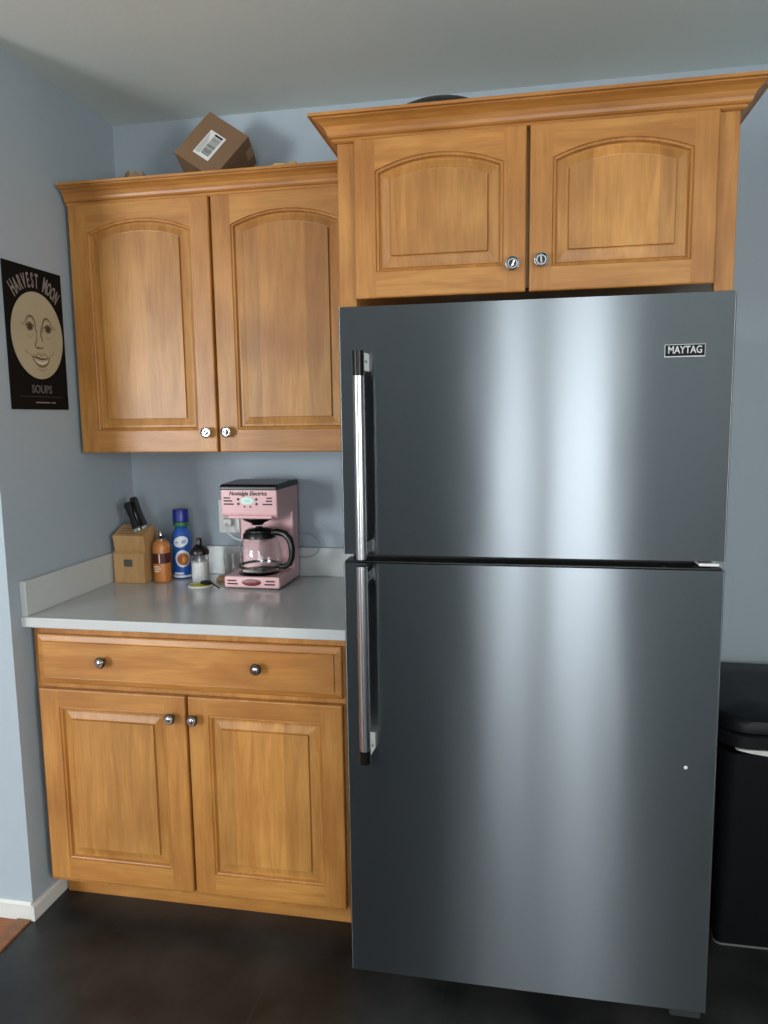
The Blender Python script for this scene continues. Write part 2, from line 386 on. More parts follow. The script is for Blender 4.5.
# cabinet over the refrigerator
OF = -.649
oc = thing('refrigerator_cabinet', 'wide two-door maple cabinet mounted directly over the refrigerator', 'cabinet', (1.416, -.31, 1.74)); o = local(oc)
link('cabinet_box', MB().box(.954, 1.878, -.610, -.002, 1.762, 2.150), [wv], oc, o)
link('side_filler', MB().box(.953, .9955, -.6285, -.6105, 1.732, 2.128, .0015), [wv], oc, o)
link('side_filler', MB().box(1.8365, 1.879, -.6285, -.6105, 1.732, 2.128, .0015), [wv], oc, o)
door(oc, .998, 1.411, 1.747, 2.124, OF, o, sw=.052, br=.062, tr=.077, rise=.033, kn=(1.381, 1.810))
door(oc, 1.419, 1.833, 1.747, 2.124, OF, o, sw=.052, br=.055, tr=.077, rise=.033, kn=(1.447, 1.815))
link('crown_moulding', crown(.953, 1.879, -.629, 2.121, True, True), wcrown, oc, o)
# ------------------------------------------------------------ base cabinet
BF = -.652
bc = thing('base_cabinet', 'maple base cabinet with one wide drawer and two doors under the countertop', 'cabinet', (.48, -.3, 0)); o = local(bc)
mb = MB().box(.022, .962, -.612, -.03, .088, .874).box(.02, .962, -.631, -.6125, .085, .874)
link('cabinet_box', mb, [wv], bc, o)
link('toe_kick', MB().box(.022, .962, -.56, -.54, 0.0, .0875), [wh], bc, o)
mb = MB()
R = lambda d: outline(.038, .940, .708, .852, 0, d)
rings(mb, [(R(.0), BF+.0205), (R(0), BF+.009), (R(.003), BF+.0065), (R(.017), BF+.003), (R(.0195), BF+.0034), (R(.0205), BF)], 0, cap=True)
dr = link('drawer', mb, [wh], bc, o)
knob(dr, .249, BF, .784, o, 1); knob(dr, .708, BF, .788, o, 1)
door(bc, .036, .489, .104, .692, BF, o, sw=.062, br=.066, tr=.052, rise=0, kn=(.450, .632), style=1)
door(bc, .497, .941, .104, .692, BF, o, sw=.060, br=.062, tr=.052, rise=0, kn=(.518, .632), style=1)

# ------------------------------------------------------------ countertop
ct = thing('countertop', 'pale grey quartz countertop with low backsplash on top of base cabinet', 'countertop', (.48, -.33, .874)); o = local(ct)
link('worktop', MB().box(.001, .972, -.662, -.001, .8745, .904, .003), [quartz], ct, o)
link('backsplash', MB().box(.021, .972, -.021, -.001, .9043, 1.006, .0015), [quartz], ct, o)
link('backsplash', MB().box(.001, .0205, -.655, -.001, .9043, 1.006, .0015), [quartz], ct, o)

# ------------------------------------------------------------ refrigerator
FX0, FX1, FY = .990, 1.845, -.802
fr = thing('refrigerator', 'tall brushed stainless refrigerator with freezer door above main door', 'refrigerator', (1.416, -.4, 0)); o = local(fr)
mb = MB().box(1.0, 1.832, -.725, -.04, .045, 1.690, .006).box(1.01, 1.822, -.735, -.7255, .06, 1.685)
link('body', mb, [steel_dark], fr, o)
link('base_grille', MB().box(1.02, 1.81, -.715, -.70, .006, .0445).box(1.02, 1.81, -.7175, -.7155, .014, .018).box(1.02, 1.81, -.7175, -.7155, .028, .032), [black_soft], fr, o)
for a in (1.03, 1.77):
    for b in (-.69, -.10):
        link('foot', MB().lathe([(.016, 0), (.018, .004), (.018, .012), (.009, .013), (.009, .0445)], a+.012, b, 0, 20), [black_pl], fr, o)
def fridge_door(z0, z1, name):
    """sheet-steel door, faintly bowed front with rolled edges"""
    mb = MB(); N = 24; B = mb.bm; r = .003
    xs = [FX0+(FX1-FX0)*i/N for i in range(N+1)]
    def bow(x): t = (x-(FX0+FX1)/2)/((FX1-FX0)/2); return .0018*t*t
    prof = [(FX0, -.737)]
    arc = [(r-r*math.cos(a), r-r*math.sin(a)) for a in [PI/2*i/5 for i in range(6)]]
    prof += [(FX0+a, FY+bow(FX0)+b) for a, b in arc] + [(FX0+r+.002, FY+bow(FX0+r+.002))]
    prof += [(x, FY+bow(x)) for x in xs[1:-1]]
    prof += [(FX1-r-.002, FY+bow(FX1-r-.002))] + [(FX1-a, FY+bow(FX1)+b) for a, b in arc[::-1]] + [(FX1, -.737)]
    mb.prism(prof, z0, z1, 'Z', smooth=False)
    for f in B.faces: f.smooth = abs(f.normal.y) > .3 and abs(f.normal.z) < .3
    return link(name, mb, [steel], fr, o)
dt = fridge_door(1.133, 1.706, 'freezer_door')
dl = fridge_door(.052, 1.112, 'refrigerator_door')
link('door_gasket', MB().box(1.0, 1.832, -.7365, -.727, 1.105, 1.142), [black_soft], fr, o)
link('top_cap', MB().box(.993, 1.839, -.795, -.74, 1.1125, 1.1165, .001), [black_pl], dl, o)
link('hinge', MB().box(1.792, 1.835, -.793, -.742, 1.120, 1.127, .002).lathe([(.006, 0), (.006, .012)], 1.828, -.77, 1.119, 16), [whitepl], fr, o)
link('hinge_bolt', MB().lathe([(.007, 0), (.008, .003), (.005, .006)], 1.722, -.775, 1.1168, 16), [chrome], fr, o)
link('lower_hinge', MB().box(1.765, 1.835, -.795, -.73, .030, .0515, .003), [steel_dark], fr, o)
link('lower_hinge', MB().box(.998, 1.05, -.785, -.73, .040, .0515, .003), [steel_dark], fr, o)
bar_metal = mat('polished_steel_bar', lin(165, 165, 166), .26, 1.0)
badge_black = mat('matt_black_enamel', lin(10, 10, 12), .6, Specular_IOR_Level=.2)
def handle(z0, z1, zm0, zm1, zn0, zn1, parent, caps):
    mb = MB()
    pr = [(.0125*math.cos(a), .002-.0125*math.sin(a)) for a in [PI*i/16 for i in range(17)]] + [(-.0125, .007), (.0125, .007)]
    X, Y = 1.0475, -.861
    mb.prism([(X+a, Y+b) for a, b in pr], z0, z1, 'Z', mi=0, smooth=True)
    c0, c1 = caps
    mb.prism([(X+a*1.05, Y+b*1.05) for a, b in pr], c0, c1, 'Z', mi=2, smooth=True)
    for a, b, w_ in ((zm0, zm1, 1), (zn0, zn1, 2)):
        mb.prism([(X-.008, Y+.005), (X+.0105, Y+.005), (X+.0135, FY+.006), (X-.012, FY+.006)], a, b, 'Z', mi=w_, bev=.001)
        mb.lathe([(.003, 0), (.003, .001)], seg=12, mi=2, M=Matrix.Translation((X+.0128, -.832, (a+b)/2)) @ Matrix.Rotation(PI/2, 4, 'Y'))
    return link('handle', mb, [bar_metal, whitepl, dark_metal], parent, o)
handle(1.133, 1.602, 1.560, 1.600, 1.142, 1.17, dt, (1.548, 1.6025))
handle(.640, 1.116, .652, .692, 1.075, 1.10, dl, (.6395, .672))
mb = MB().box(1.704, 1.786, -.8035, -.797, 1.573, 1.600, .001, mi=1).box(1.7055, 1.7845, -.8043, -.8034, 1.5755, 1.5985, 0, mi=0)
mb.text('MAYTAG', .0215, 1.745, -.8046, 1.5875, mi=1, xs=.80, bold=.0003)
bg = link('badge', mb, [badge_black, mat('silver_letters', lin(190, 192, 196), .5)], dt, o); bg['label'] = 'black badge with silver letters'
link('magnet_dot', MB().lathe([(.0042, 0), (.0042, .002), (.0025, .003)], seg=16, M=Matrix.Translation((1.779, -.8, .657)) @ Matrix.Rotation(PI/2, 4, 'X')), [whitepl], dl, o)

# ------------------------------------------------------------ coffee maker
pink = mat('pale_pink_enamel', lin(226, 178, 180), 0.28, vary=.02, coat=.3)
dpink = mat('ventilated_pink_side', lin(190, 140, 142), 0.4, vary=.02)
ink = mat('dark_red_ink', lin(60, 22, 24), 0.5, vary=.05)
maroon = mat('maroon_badge', lin(112, 30, 34), 0.35, vary=.05)
lcd = mat('pale_green_display', lin(190, 226, 212), 0.25, vary=.02)
def glassm(name, col=(1, 1, 1, 1), rough=0.02):
    return mat(name, col, rough, vary=0.0, Transmission_Weight=1.0, IOR=1.45)
glass = glassm('clear_glass'); 
cm = thing('coffee_maker', 'retro pale pink drip coffee maker with black lid and glass carafe', 'coffee maker', (.543, -.14, .9045), (0, 0, math.radians(-1)))
YF, YB = -.105, .105; HW = .096
link('base', MB().box(-HW, HW, YF, YB, .004, .042, .006, seg=3), [pink], cm)
link('feet', MB().box(-HW+.008, HW-.008, YF+.006, YB-.005, 0, .006, .001), [black_pl], cm)
link('warming_plate', MB().lathe([(.066, 0), (.068, .001), (.066, .0028), (.05, .003)], 0, -.035, .042, 40), [dark_metal], cm)
link('column', MB().box(-HW, HW, .045, YB, .040, .262, .006, seg=3), [pink], cm)
hd = link('head', MB().prism([(YF, .245), (YF-.002, .330), (YB, .330), (YB, .255), (.02, .235), (-.05, .232), (YF+.01, .236)], -HW, HW, 'X', bev=.005), [pink], cm)
link('lid', MB().prism([(YF-.004, .325), (YF-.004, .336), (YF+.004, .343), (.03, .349), (YB-.006, .345), (YB, .337), (YB, .325)], -HW-.001, HW+.001, 'X', bev=.003), [black_pl], cm)
link('filter_basket', MB().lathe([(.018, 0), (.022, .006), (.045, .016), (.052, .024), (.052, .034)], 0, -.035, .204, 32), [black_pl], cm)
mb = MB(); yy = YF-.0023
mb.text('Nostalgia Electrics', .0185, -.002, yy+.001, .3145, mi=0, shear=.3, bold=.0005, depth=.0012, xs=.93)
for k, (zz, l, rl) in enumerate(((.300, .022, .018), (.2905, .029, .021), (.280, .034, .032))):
    mb.box(-.085, -.085+l, yy-.0008, yy+.002, zz-.0022, zz+.0022, mi=0); mb.box(.080-rl, .080, yy-.0008, yy+.002, zz-.0022, zz+.0022, mi=0)
for sx in (-1, 1):
    for zz in (.296, .281):
        mb.lathe([(.0042, 0), (.0042, .002)], seg=16, mi=0, M=Matrix.Translation((-.004+sx*.031, yy+.0012, zz)) @ Matrix.Rotation(PI/2, 4, 'X'))
mb.lathe([(.023, 0), (.023, .0015)], seg=32, mi=1, M=Matrix.Translation((-.004, yy+.0009, .291)) @ Matrix.Rotation(PI/2, 4, 'X') @ Matrix.Diagonal((1, .52, 1, 1)))
mb.box(-.012, .004, yy-.0008, yy-.0004, .290, .292, mi=2)
for sx in (-1, 1):
    mb.lathe([(.0028, 0), (.0028, .002)], seg=12, mi=0, M=Matrix.Translation((-.004+sx*.010, yy+.0012, .272)) @ Matrix.Rotation(PI/2, 4, 'X'))
link('control_panel', mb, [ink, lcd, mat('grey_digits', lin(130, 165, 150), .5)], hd)
link('drip_lip', MB().box(-.072, .078, YF-.003, YF+.02, .2325, .2440, .004), [pink], cm)
mb = MB()
for zz, l in ((.028, .031), (.0175, .036)):
    mb.box(-.084, -.084+l, YF-.0012, YF+.002, zz-.0024, zz+.0024, mi=0); mb.box(.084-l-.004, .080, YF-.0012, YF+.002, zz-.0024, zz+.0024, mi=0)
mb.lathe([(.034, 0), (.033, .0025), (.028, .003)], seg=36, mi=1, M=Matrix.Translation((-.001, YF+.0005, .023)) @ Matrix.Rotation(PI/2, 4, 'X') @ Matrix.Diagonal((1, .34, 1, 1)))
mb.box(-.020, .018, YF-.0030, YF-.0022, .0222, .0238, mi=2)
bb = link('base_badge', mb, [ink, maroon, mat('badge_lettering', lin(170, 90, 92), .5)], cm); bb['label'] = 'maroon oval badge between vent slots'
# carafe lifts off, but stands as the machine's own jug
ca = thing('carafe', 'glass coffee carafe with black handle on the pink coffee maker', 'carafe', (.548, -.176, .9500), (0, 0, math.radians(-10)))
prof = [(.058, 0), (.064, .006), (.069, .024), (.0705, .045), (.069, .075), (.063, .100), (.053, .120), (.046, .128)]
body = prof + [(r-.0022, z) for r, z in prof[::-1][:-1]] + [(.054, .003), (.0001, .003)]
link('glass_body', MB().lathe([(.0001, 0)]+body, seg=48, close=False), [glass], ca)
link('metal_band', MB().lathe([(.0700, .018), (.0712, .019), (.0718, .026), (.0706, .027)], seg=48, close=False), [nickel], ca)
link('coffee_dregs', MB().lathe([(.0001, .0032), (.0530, .0036), (.0555, .008), (.0001, .0085)], seg=36, close=False), [mat('dark_coffee', lin(30, 16, 12), .15)], ca)
link('collar', MB().lathe([(.047, .116), (.0545, .116), (.054, .128), (.048, .136), (.044, .136)], seg=40), [black_pl], ca)
link('carafe_lid', MB().lathe([(.046, .1365), (.046, .142), (.036, .147), (.012, .149), (.010, .153), (.0001, .1535)], seg=36), [black_pl], ca)
mb = MB().tube([(.045, 0, .132), (.068, 0, .137), (.096, 0, .131), (.113, 0, .113), (.120, 0, .084), (.119, 0, .055), (.110, 0, .034), (.093, 0, .023), (.068, 0, .022)],
               [.010, .0115, .012, .0115, .011, .0105, .010, .0095, .008], 14)
link('handle', mb, [black_pl], ca)

# ------------------------------------------------------------ counter objects
bam = wood('pale_bamboo', 'Z', lin(206, 168, 118), lin(190, 150, 100), lin(176, 134, 86), rough=.5, coat=.05)
ctz = .9045
kb = thing('knife_block', 'pale wooden knife block holding black-handled knives in counter corner', 'knife block', (.087, -.208, ctz), (0, 0, 0))
pr = [(0, .0), (0, .101), (.012, .112), (.002, .163), (.075, .192), (.110, .150), (.125, .085), (.125, 0)]
b_ = link('block', MB().prism(pr, -.057, .057, 'X', bev=.0012), [bam], kb)
link('base_strip', MB().box(-.055, .055, .003, .12, -.0002, .003), [black_soft], kb)
link('maker_plate', MB().box(-.018, .014, -.0012, .002, .058, .082, .0004), [nickel], kb)
slot = MB()
t = math.atan2(.029, .073)
for k in range(3): slot.box(-.050, .030, .018+k*.016, .0195+k*.016, -.0008, .0006, mi=0, M=Matrix.Translation((0, .002, .163)) @ Matrix.Rotation(t, 4, 'X'))
link('slots', slot, [black_soft], kb)
for k, (kx, ky, l, lean) in enumerate(((.022, .030, .108, -.36), (.040, .050, .118, -.40))):
    zz = .163 + (ky-.002)*math.tan(t)
    kn_ = thing('knife', ('shorter black-handled knife in the front slot of wooden block', 'taller black-handled knife in the rear slot of wooden block')[k], 'knife')
    M = Matrix.Translation((.087+kx, -.208+ky, ctz+zz)) @ Matrix.Rotation(-.10, 4, 'X') @ Matrix.Rotation(lean, 4, 'Y')
    kn_.matrix_world = M
    link('handle', MB().prism([(-.011, .012), (-.012, .03), (-.009, .05), (-.0115, .075), (-.014, l-.01), (-.008, l), (.010, l-.002), (.012, l-.012), (.009, .06), (.011, .02), (.010, .012)], -.0085, .0085, 'Y', bev=.003), [black_pl], kn_)
    link('bolster', MB().box(-.010, .010, -.006, .006, .0, .0118, .001), [chrome], kn_)
    link('blade', MB().box(-.009, .009, -.0009, .0009, -.010, .0005), [chrome], kn_)

# amber spray bottle
amber = mat('amber_orange_plastic', lin(190, 116, 52), 0.3, vary=.06, coat=.3)
mar2 = mat('maroon_label', lin(72, 20, 22), .5, vary=.08)
cream = mat('cream_print', lin(222, 200, 178), .5, vary=.04)
sb = thing('seasoning_bottle', 'amber orange bottle with maroon label band between knife block and blue bottle', 'bottle', (.186, -.163, ctz), (0, 0, .2))
link('bottle_body', MB().lathe([(.026, 0), (.029, .003), (.0295, .01), (.0295, .120), (.028, .132), (.022, .140), (.016, .143)], seg=36), [amber], sb)
lb = link('label_band', MB().lathe([(.0296, .066), (.0300, .0665), (.0300, .101), (.0296, .1015)], seg=36, close=False), [mar2], sb)
mb = MB().box(-.002, .002, -.0304, -.0288, .068, .100, mi=0)
for zz, wd in ((.056, .018), (.048, .022), (.040, .016)): mb.box(-.018, -.018+wd, -.0296, -.0200, zz-.002, zz+.002)
link('label_print', mb, [cream], sb)
link('nozzle', MB().lathe([(.016, .143), (.0165, .150), (.0105, .156), (.006, .160), (.0055, .172), (.003, .175)], seg=28), [chrome], sb)

# blue creamer bottle
blue = mat('bright_blue_sleeve', lin(34, 92, 178), 0.25, vary=.12, bscale=200, coat=.3)
navy = mat('navy_cap', lin(22, 40, 138), 0.3, vary=.04)
green = mat('green_neck_band', lin(40, 110, 70), .35, vary=.2)
wprint = mat('white_print', lin(228, 232, 238), .4, vary=.02)
brown = mat('coffee_cup_print', lin(165, 100, 40), .4, vary=.3, bscale=300)
red = mat('red_print', lin(170, 40, 40), .4)
cb = thing('creamer_bottle', 'blue coffee creamer bottle with navy cap standing behind glass sugar jar', 'bottle', (.228, -.092, ctz), (0, 0, .12))
link('bottle_body', MB().lathe([(.030, 0), (.033, .004), (.034, .012), (.0325, .055), (.0325, .10), (.035, .125), (.0345, .145), (.029, .165), (.022, .177), (.019, .182)], seg=40), [blue], cb)
link('base_ring', MB().lathe([(.0340, .005), (.0345, .006), (.0345, .012), (.0340, .013)], seg=40, close=False), [wprint], cb)
link('neck_band', MB().lathe([(.021, .182), (.0265, .183), (.0275, .190), (.0265, .198), (.022, .199)], seg=36), [green], cb)
link('cap', MB().lathe([(.0265, .200), (.0275, .201), (.0268, .240), (.0255, .243), (.022, .2435)], seg=36), [navy], cb)
def decal(mb, cx, cz, rx, rz, R, mi, th=.0006, N=28, tilt=0.0, rings_=6):
    """printed oval wrapped on a cylinder of radius R, facing -Y"""
    B = mb.bm; prev = None
    for k in range(1, rings_+1):
        row = []
        for i in range(N):
            a = 2*PI*i/N; x = rx*k/rings_*math.cos(a); z = rz*k/rings_*math.sin(a)
            x, z = x*math.cos(tilt)-z*math.sin(tilt), x*math.sin(tilt)+z*math.cos(tilt)
            ph = (cx+x)/R; row.append(B.verts.new((R*math.sin(ph), -R*math.cos(ph), cz+z)))
        if prev is None: B.faces.new(row)
        else:
            for i in range(N): B.faces.new((prev[i], prev[(i+1) % N], row[(i+1) % N], row[i]))
        prev = row
    mb._mark(mi, True)
mb = MB()
decal(mb, .008, .132, .027, .019, .0358, 0, tilt=.25)
decal(mb, .012, .072, .027, .030, .0336, 0); decal(mb, .014, .070, .021, .022, .0340, 1); decal(mb, .006, .072, .004, .016, .0343, 3, rings_=2); decal(mb, .018, .068, .009, .010, .0343, 2, rings_=3)
decal(mb, -.004, .020, .020, .004, .0350, 0, rings_=2); decal(mb, .018, .132, .009, .006, .0361, 4, rings_=2, tilt=.5); decal(mb, -.006, .130, .007, .003, .0361, 4, rings_=2)
link('sleeve_print', mb, [wprint, brown, mat('tan_print', lin(200, 150, 60), .4), red, mat('pale_blue_print', lin(150, 170, 210), .4)], cb)

# sugar jar
sj = thing('sugar_jar', 'glass sugar dispenser with black pour lid filled with white sugar', 'jar', (.324, -.158, ctz), (0, 0, 0))
gp = [(.0001, 0), (.026, 0), (.0295, .004), (.031, .03), (.030, .07), (.0285, .098)]
link('glass_jar', MB().lathe(gp + [(r-.0016, z+(.0016 if z < .01 else 0)) for r, z in gp[::-1][:-1]] + [(.0001, .0016)], seg=40, close=False), [glass], sj)
sugar = link('sugar', MB().lathe([(.0001, .0020), (.0265, .0022), (.0280, .006), (.0290, .03), (.0283, .074), (.015, .078), (.0001, .079)], seg=36, close=False), [mat('white_sugar', lin(232, 234, 234), .8, bump=.3, bscale=900)], sj)
link('pour_lid', MB().lathe([(.0305, .096), (.032, .097), (.0325, .104), (.0315, .110), (.024, .120), (.014, .128), (.0095, .131), (.0090, .148), (.007, .152), (.004, .153)], seg=32), [black_pl], sj)

# lid / saucer and spoon with cord
yel = mat('yellow_liner', lin(206, 196, 70), .45, vary=.1)
pl = thing('jar_lid', 'small white lid with yellow lining lying before the sugar jar', 'lid', (.352, -.222, ctz))
link('rim', MB().lathe([(.030, 0), (.040, .001), (.042, .005), (.041, .0065), (.037, .004), (.0001, .003)], seg=40), [whitepl], pl)
link('liner', MB().lathe([(.0345, .0042), (.033, .0052), (.0001, .0054)], seg=36), [yel], pl)
mb = MB().lathe([(.010, 0), (.015, .003), (.016, .008), (.013, .012), (.006, .014)], 0, 0, 0, 24, sx=1.3).tube([(.014, -.002, .007), (.03, -.008, .004), (.045, -.016, .0015-.004), (.058, -.024, -.0045)], [.004, .003, .0025, .002], 10)
solo('coffee_scoop', mb, [black_pl], 'small black plastic scoop resting across the white and yellow lid', 'scoop', (.372, -.222, ctz+.0066))
cork = mat('tan_cork', lin(160, 128, 88), .8, bump=.4, bscale=500, vary=.2)
solo('cork_coaster', MB().box(-.028, .028, -.022, .022, 0, .016, .003), [cork], 'small tan block behind the white lid and left of coffee maker', 'coaster', (.405, -.135, ctz), (0, 0, .15))
gt = MB(); gp = [(.0001, 0), (.024, 0), (.026, .003), (.0285, .05), (.030, .078)]
gt.lathe(gp + [(r-.0014, z+(.002 if z < .01 else 0)) for r, z in gp[::-1][:-1]] + [(.0001, .003)], seg=36, close=False)
solo('glass_tumbler', gt, [glass], 'small clear drinking glass behind the left side of coffee maker', 'glass', (.405, -.070, ctz))

# outlet with plug and cord
ot = thing('wall_outlet', 'white electrical outlet plate on back wall behind coffee maker', 'outlet', (.372, 0, 1.112))
link('cover_plate', MB().box(-.039, .039, -.006, 0, -.060, .060, .002), [whitepl], ot)
for s in (-1, 1):
    link('socket', MB().box(-.0165, .0165, -.0075, -.0061, s*.020-.014, s*.020+.014, .003), [whitepl], ot)
mb = MB().box(.356, .388, -.030, -.0076, 1.078, 1.106, .004).tube([(.372, -.028, 1.090), (.372, -.045, 1.083), (.384, -.048, 1.058), (.405, -.045, 1.040), (.430, -.040, 1.030), (.46, -.040, 1.03)], .003, 10)
solo('power_cord', mb, [whitepl], 'white plug and cord in the wall outlet behind coffee maker', 'cord')
pts = [(.62+.0, -.012, 1.056)]
import math as m_
loop = [(.655+.055*math.cos(a), -.024, 1.014+.042*math.sin(a)) for a in [math.radians(x) for x in range(130, -131, -13)]]
solo('thin_cable', MB().tube(loop, .0016, 8), [mat('pale_grey_cable', lin(150, 158, 160), .4)], 'thin pale cable looping on the wall right of coffee maker', 'cable')

# ------------------------------------------------------------ poster on left wall
ps = thing('poster', 'black vintage moon face poster on the left wall beside wall cabinet', 'poster', (.0, -.4975, 1.697), (math.radians(0), 0, PI/2))
blackp = mat('black_print', lin(14, 12, 11), .8, vary=.1, Specular_IOR_Level=.15)
moonm = mat('aged_cream_print', lin(170, 160, 134), .6, vary=.14, bscale=90)
grp = mat('faded_mauve_lettering', lin(132, 122, 116), .7, vary=.1)
link('panel', MB().box(-.132, .129, -.006, 0, -.204, .204, .001), [blackp], ps)
def disc(mb, cx, cz, rx, rz, y, mi, N=48, tilt=0, th=.0006):
    pts = []
    for i in range(N):
        a = 2*PI*i/N; x, z = rx*math.cos(a), rz*math.sin(a)
        pts.append((cx+x*math.cos(tilt)-z*math.sin(tilt), cz+x*math.sin(tilt)+z*math.cos(tilt)))
    mb.prism(pts, y-th, y, 'Y', mi)
def stroke(mb, pts, wd, y, mi=0):
    n = len(pts); P_ = []
    fine = []
    for i in range((n-1)*6+1):      # Catmull-Rom
        t = i/6; k = min(int(t), n-2); f = t-k
        p0, p1, p2, p3 = (Vector(pts[max(k-1, 0)]), Vector(pts[k]), Vector(pts[k+1]), Vector(pts[min(k+2, n-1)]))
        fine.append(.5*((2*p1)+(p2-p0)*f+(2*p0-5*p1+4*p2-p3)*f*f+(3*p1-p0-3*p2+p3)*f*f*f))
    N = len(fine); Lp = []; Rp = []
    for i, p in enumerate(fine):
        d = (fine[min(i+1, N-1)]-fine[max(i-1, 0)]).normalized(); q = Vector((-d.y, d.x)); w_ = wd*(.35+.65*math.sin(PI*min(max(i/(N-1), .04), .96)))/2
        Lp.append(p+q*w_); Rp.append(p-q*w_)
    B = mb.bm; a = [B.verts.new((p.x, y, p.y)) for p in Lp]; b = [B.verts.new((p.x, y, p.y)) for p in Rp]
    for i in range(N-1): B.faces.new((a[i], a[i+1], b[i+1], b[i]))
    mb._mark(mi)
mb = MB(); MC = .010; disc(mb, 0, MC, .118, .125, -.0061, 0, 64); link('moon', mb, [moonm], ps)
mb = MB(); y = -.0069
for s, cx in ((-1, -.036), (1, .048)):
    stroke(mb, [(cx+s*.022, MC+.030), (cx+s*.006, MC+.050), (cx-s*.012, MC+.052), (cx-s*.024, MC+.036), (cx-s*.026, MC+.010)], .007, y, 0)
    stroke(mb, [(cx-.020, MC+.024), (cx, MC+.034), (cx+.020, MC+.024)], .006, y-.0001, 1)
    stroke(mb, [(cx-.018, MC+.020), (cx, MC+.013), (cx+.018, MC+.022)], .004, y-.0002, 0)
    stroke(mb, [(cx-.016, MC+.002), (cx, MC-.006), (cx+.016, MC+.004)], .004, y, 2)
    disc(mb, cx, MC+.023, .0085, .0085, y-.0003, 1, 20); disc(mb, cx, MC+.024, .013, .012, y+.0003, 0, 20)
    stroke(mb, [(cx+s*.020, MC+.03), (cx+s*.040, MC+.026)], .009, y, 2)
stroke(mb, [(.018, MC+.030), (.013, MC+.005), (.020, MC-.018)], .006, y, 0)
stroke(mb, [(-.006, MC+.018), (-.009, MC-.012), (-.016, MC-.028), (-.006, MC-.036), (.004, MC-.034), (.014, MC-.036), (.022, MC-.028)], .006, y, 0)
stroke(mb, [(-.052, MC-.052), (-.030, MC-.060), (-.004, MC-.052), (.008, MC-.056), (.024, MC-.052), (.044, MC-.060), (.062, MC-.050)], .010, y, 2)
stroke(mb, [(-.034, MC-.062), (-.010, MC-.064), (.010, MC-.067), (.044, MC-.062)], .005, y-.0002, 1)
stroke(mb, [(-.034, MC-.064), (-.012, MC-.084), (.012, MC-.088), (.034, MC-.080), (.048, MC-.062)], .007, y-.0001, 0)
stroke(mb, [(-.020, MC-.073), (.010, MC-.079), (.036, MC-.072)], .007, y-.0003, 3)
stroke(mb, [(-.014, MC-.096), (.010, MC-.100), (.030, MC-.094)], .007, y, 2)
stroke(mb, [(-.062, MC-.044), (-.054, MC-.056)], .009, y, 2); stroke(mb, [(.070, MC-.040), (.062, MC-.054)], .009, y, 2)
link('moon_face', mb, [mat('brown_ink', lin(104, 88, 62), .6), mat('dark_brown_ink', lin(56, 44, 32), .6), mat('soft_tan_ink', lin(158, 142, 108), .6), mat('pale_lip_print', lin(208, 200, 170), .6)], ps)
word = 'HARVEST MOON'; Rr = .165; span = math.radians(88); mb = MB()
for i, ch in enumerate(word):
    if ch == ' ': continue
    a = (i-(len(word)-1)/2)/(len(word)-1)*span
    hh_ = .058 if ch not in 'HM' or i in (11,) else .066
    M = Matrix.Translation((0, -.0064, .012)) @ Matrix.Rotation(a*.9, 4, 'Y') @ Matrix.Translation((0, 0, Rr-.012))
    mb.text(ch, hh_, 0, 0, 0, xs=.40, M=M, bold=.0010)
link('title_lettering', mb, [grp], ps)
link('product_lettering', MB().text('SOUPS', .032, .002, -.0064, -.146, xs=1.0, bold=.0008), [mat('faded_grey_lettering', lin(84, 82, 84), .6)], ps)
link('dividing_line', MB().box(-.10, .10, -.0066, -.006, -.1675, -.1660), [mat('dim_grey_line', lin(60, 56, 54), .6)], ps)
link('small_print_line', MB().box(-.03, .035, -.0066, -.006, -.1855, -.182), [grp], ps)
link('small_print_line', MB().box(.042, .062, -.0066, -.006, -.1855, -.182), [grp], ps)

# ------------------------------------------------------------ things on top of the cabinets
card = mat('brown_cardboard', lin(120, 92, 66), .75, vary=.06, bump=.1)
cardd = mat('cardboard_edge', lin(120, 92, 66), .8, vary=.08)
TOPZ = 2.1502
bxo = thing('cardboard_box', 'tilted brown cardboard box with white barcode label on top of cabinet', 'box')
bw, bh, bd = .156, .177, .125
M = Matrix.Rotation(.1489, 4, 'Z') @ Matrix.Rotation(-.3295, 4, 'X') @ Matrix.Rotation(.6378, 4, 'Y')
zmin = min((M @ Vector((sx*bw/2, sy*bd, sz*bh/2))).z for sx in (-1, 1) for sy in (0, 1) for sz in (-1, 1))
M = Matrix.Translation((.4487, -.21, TOPZ+.0005-zmin)) @ M
bxo.matrix_world = M
link('carton', MB().box(-bw/2, bw/2, 0, bd, -bh/2, bh/2, .0012), [card], bxo)
link('tape', MB().box(-bw/2-.0006, bw/2+.0006, bd/2-.02, bd/2+.02, bh/2-.03, bh/2+.0006), [mat('kraft_tape', lin(150, 118, 84), .4)], bxo)
link('flap', MB().box(-bw/2-.004, -bw/2-.0008, .004, .05, -bh/2+.04, bh/2-.01, .0006), [cardd], bxo)
mb = MB().box(-.032, .028, -.0012, .0006, -.052, .040, 0, mi=0); random.seed(5)
z = -.040
while z < .025:
    h = random.choice((.001, .0015, .0025)); mb.box(-.010, .020, -.0016, -.0011, z, z+h, mi=1); z += h+random.choice((.0012, .002))
for k in range(4): mb.box(-.028+k*.0042, -.0265+k*.0042, -.0016, -.0011, -.045, .030-.008*k, mi=2)
mb.box(-.010, .020, -.0016, -.0011, .028, .035, mi=1)
sl = link('shipping_label', mb, [whitepl, black_soft, mat('grey_print', lin(110, 110, 110), .6)], bxo); sl['label'] = 'white label with black barcode'
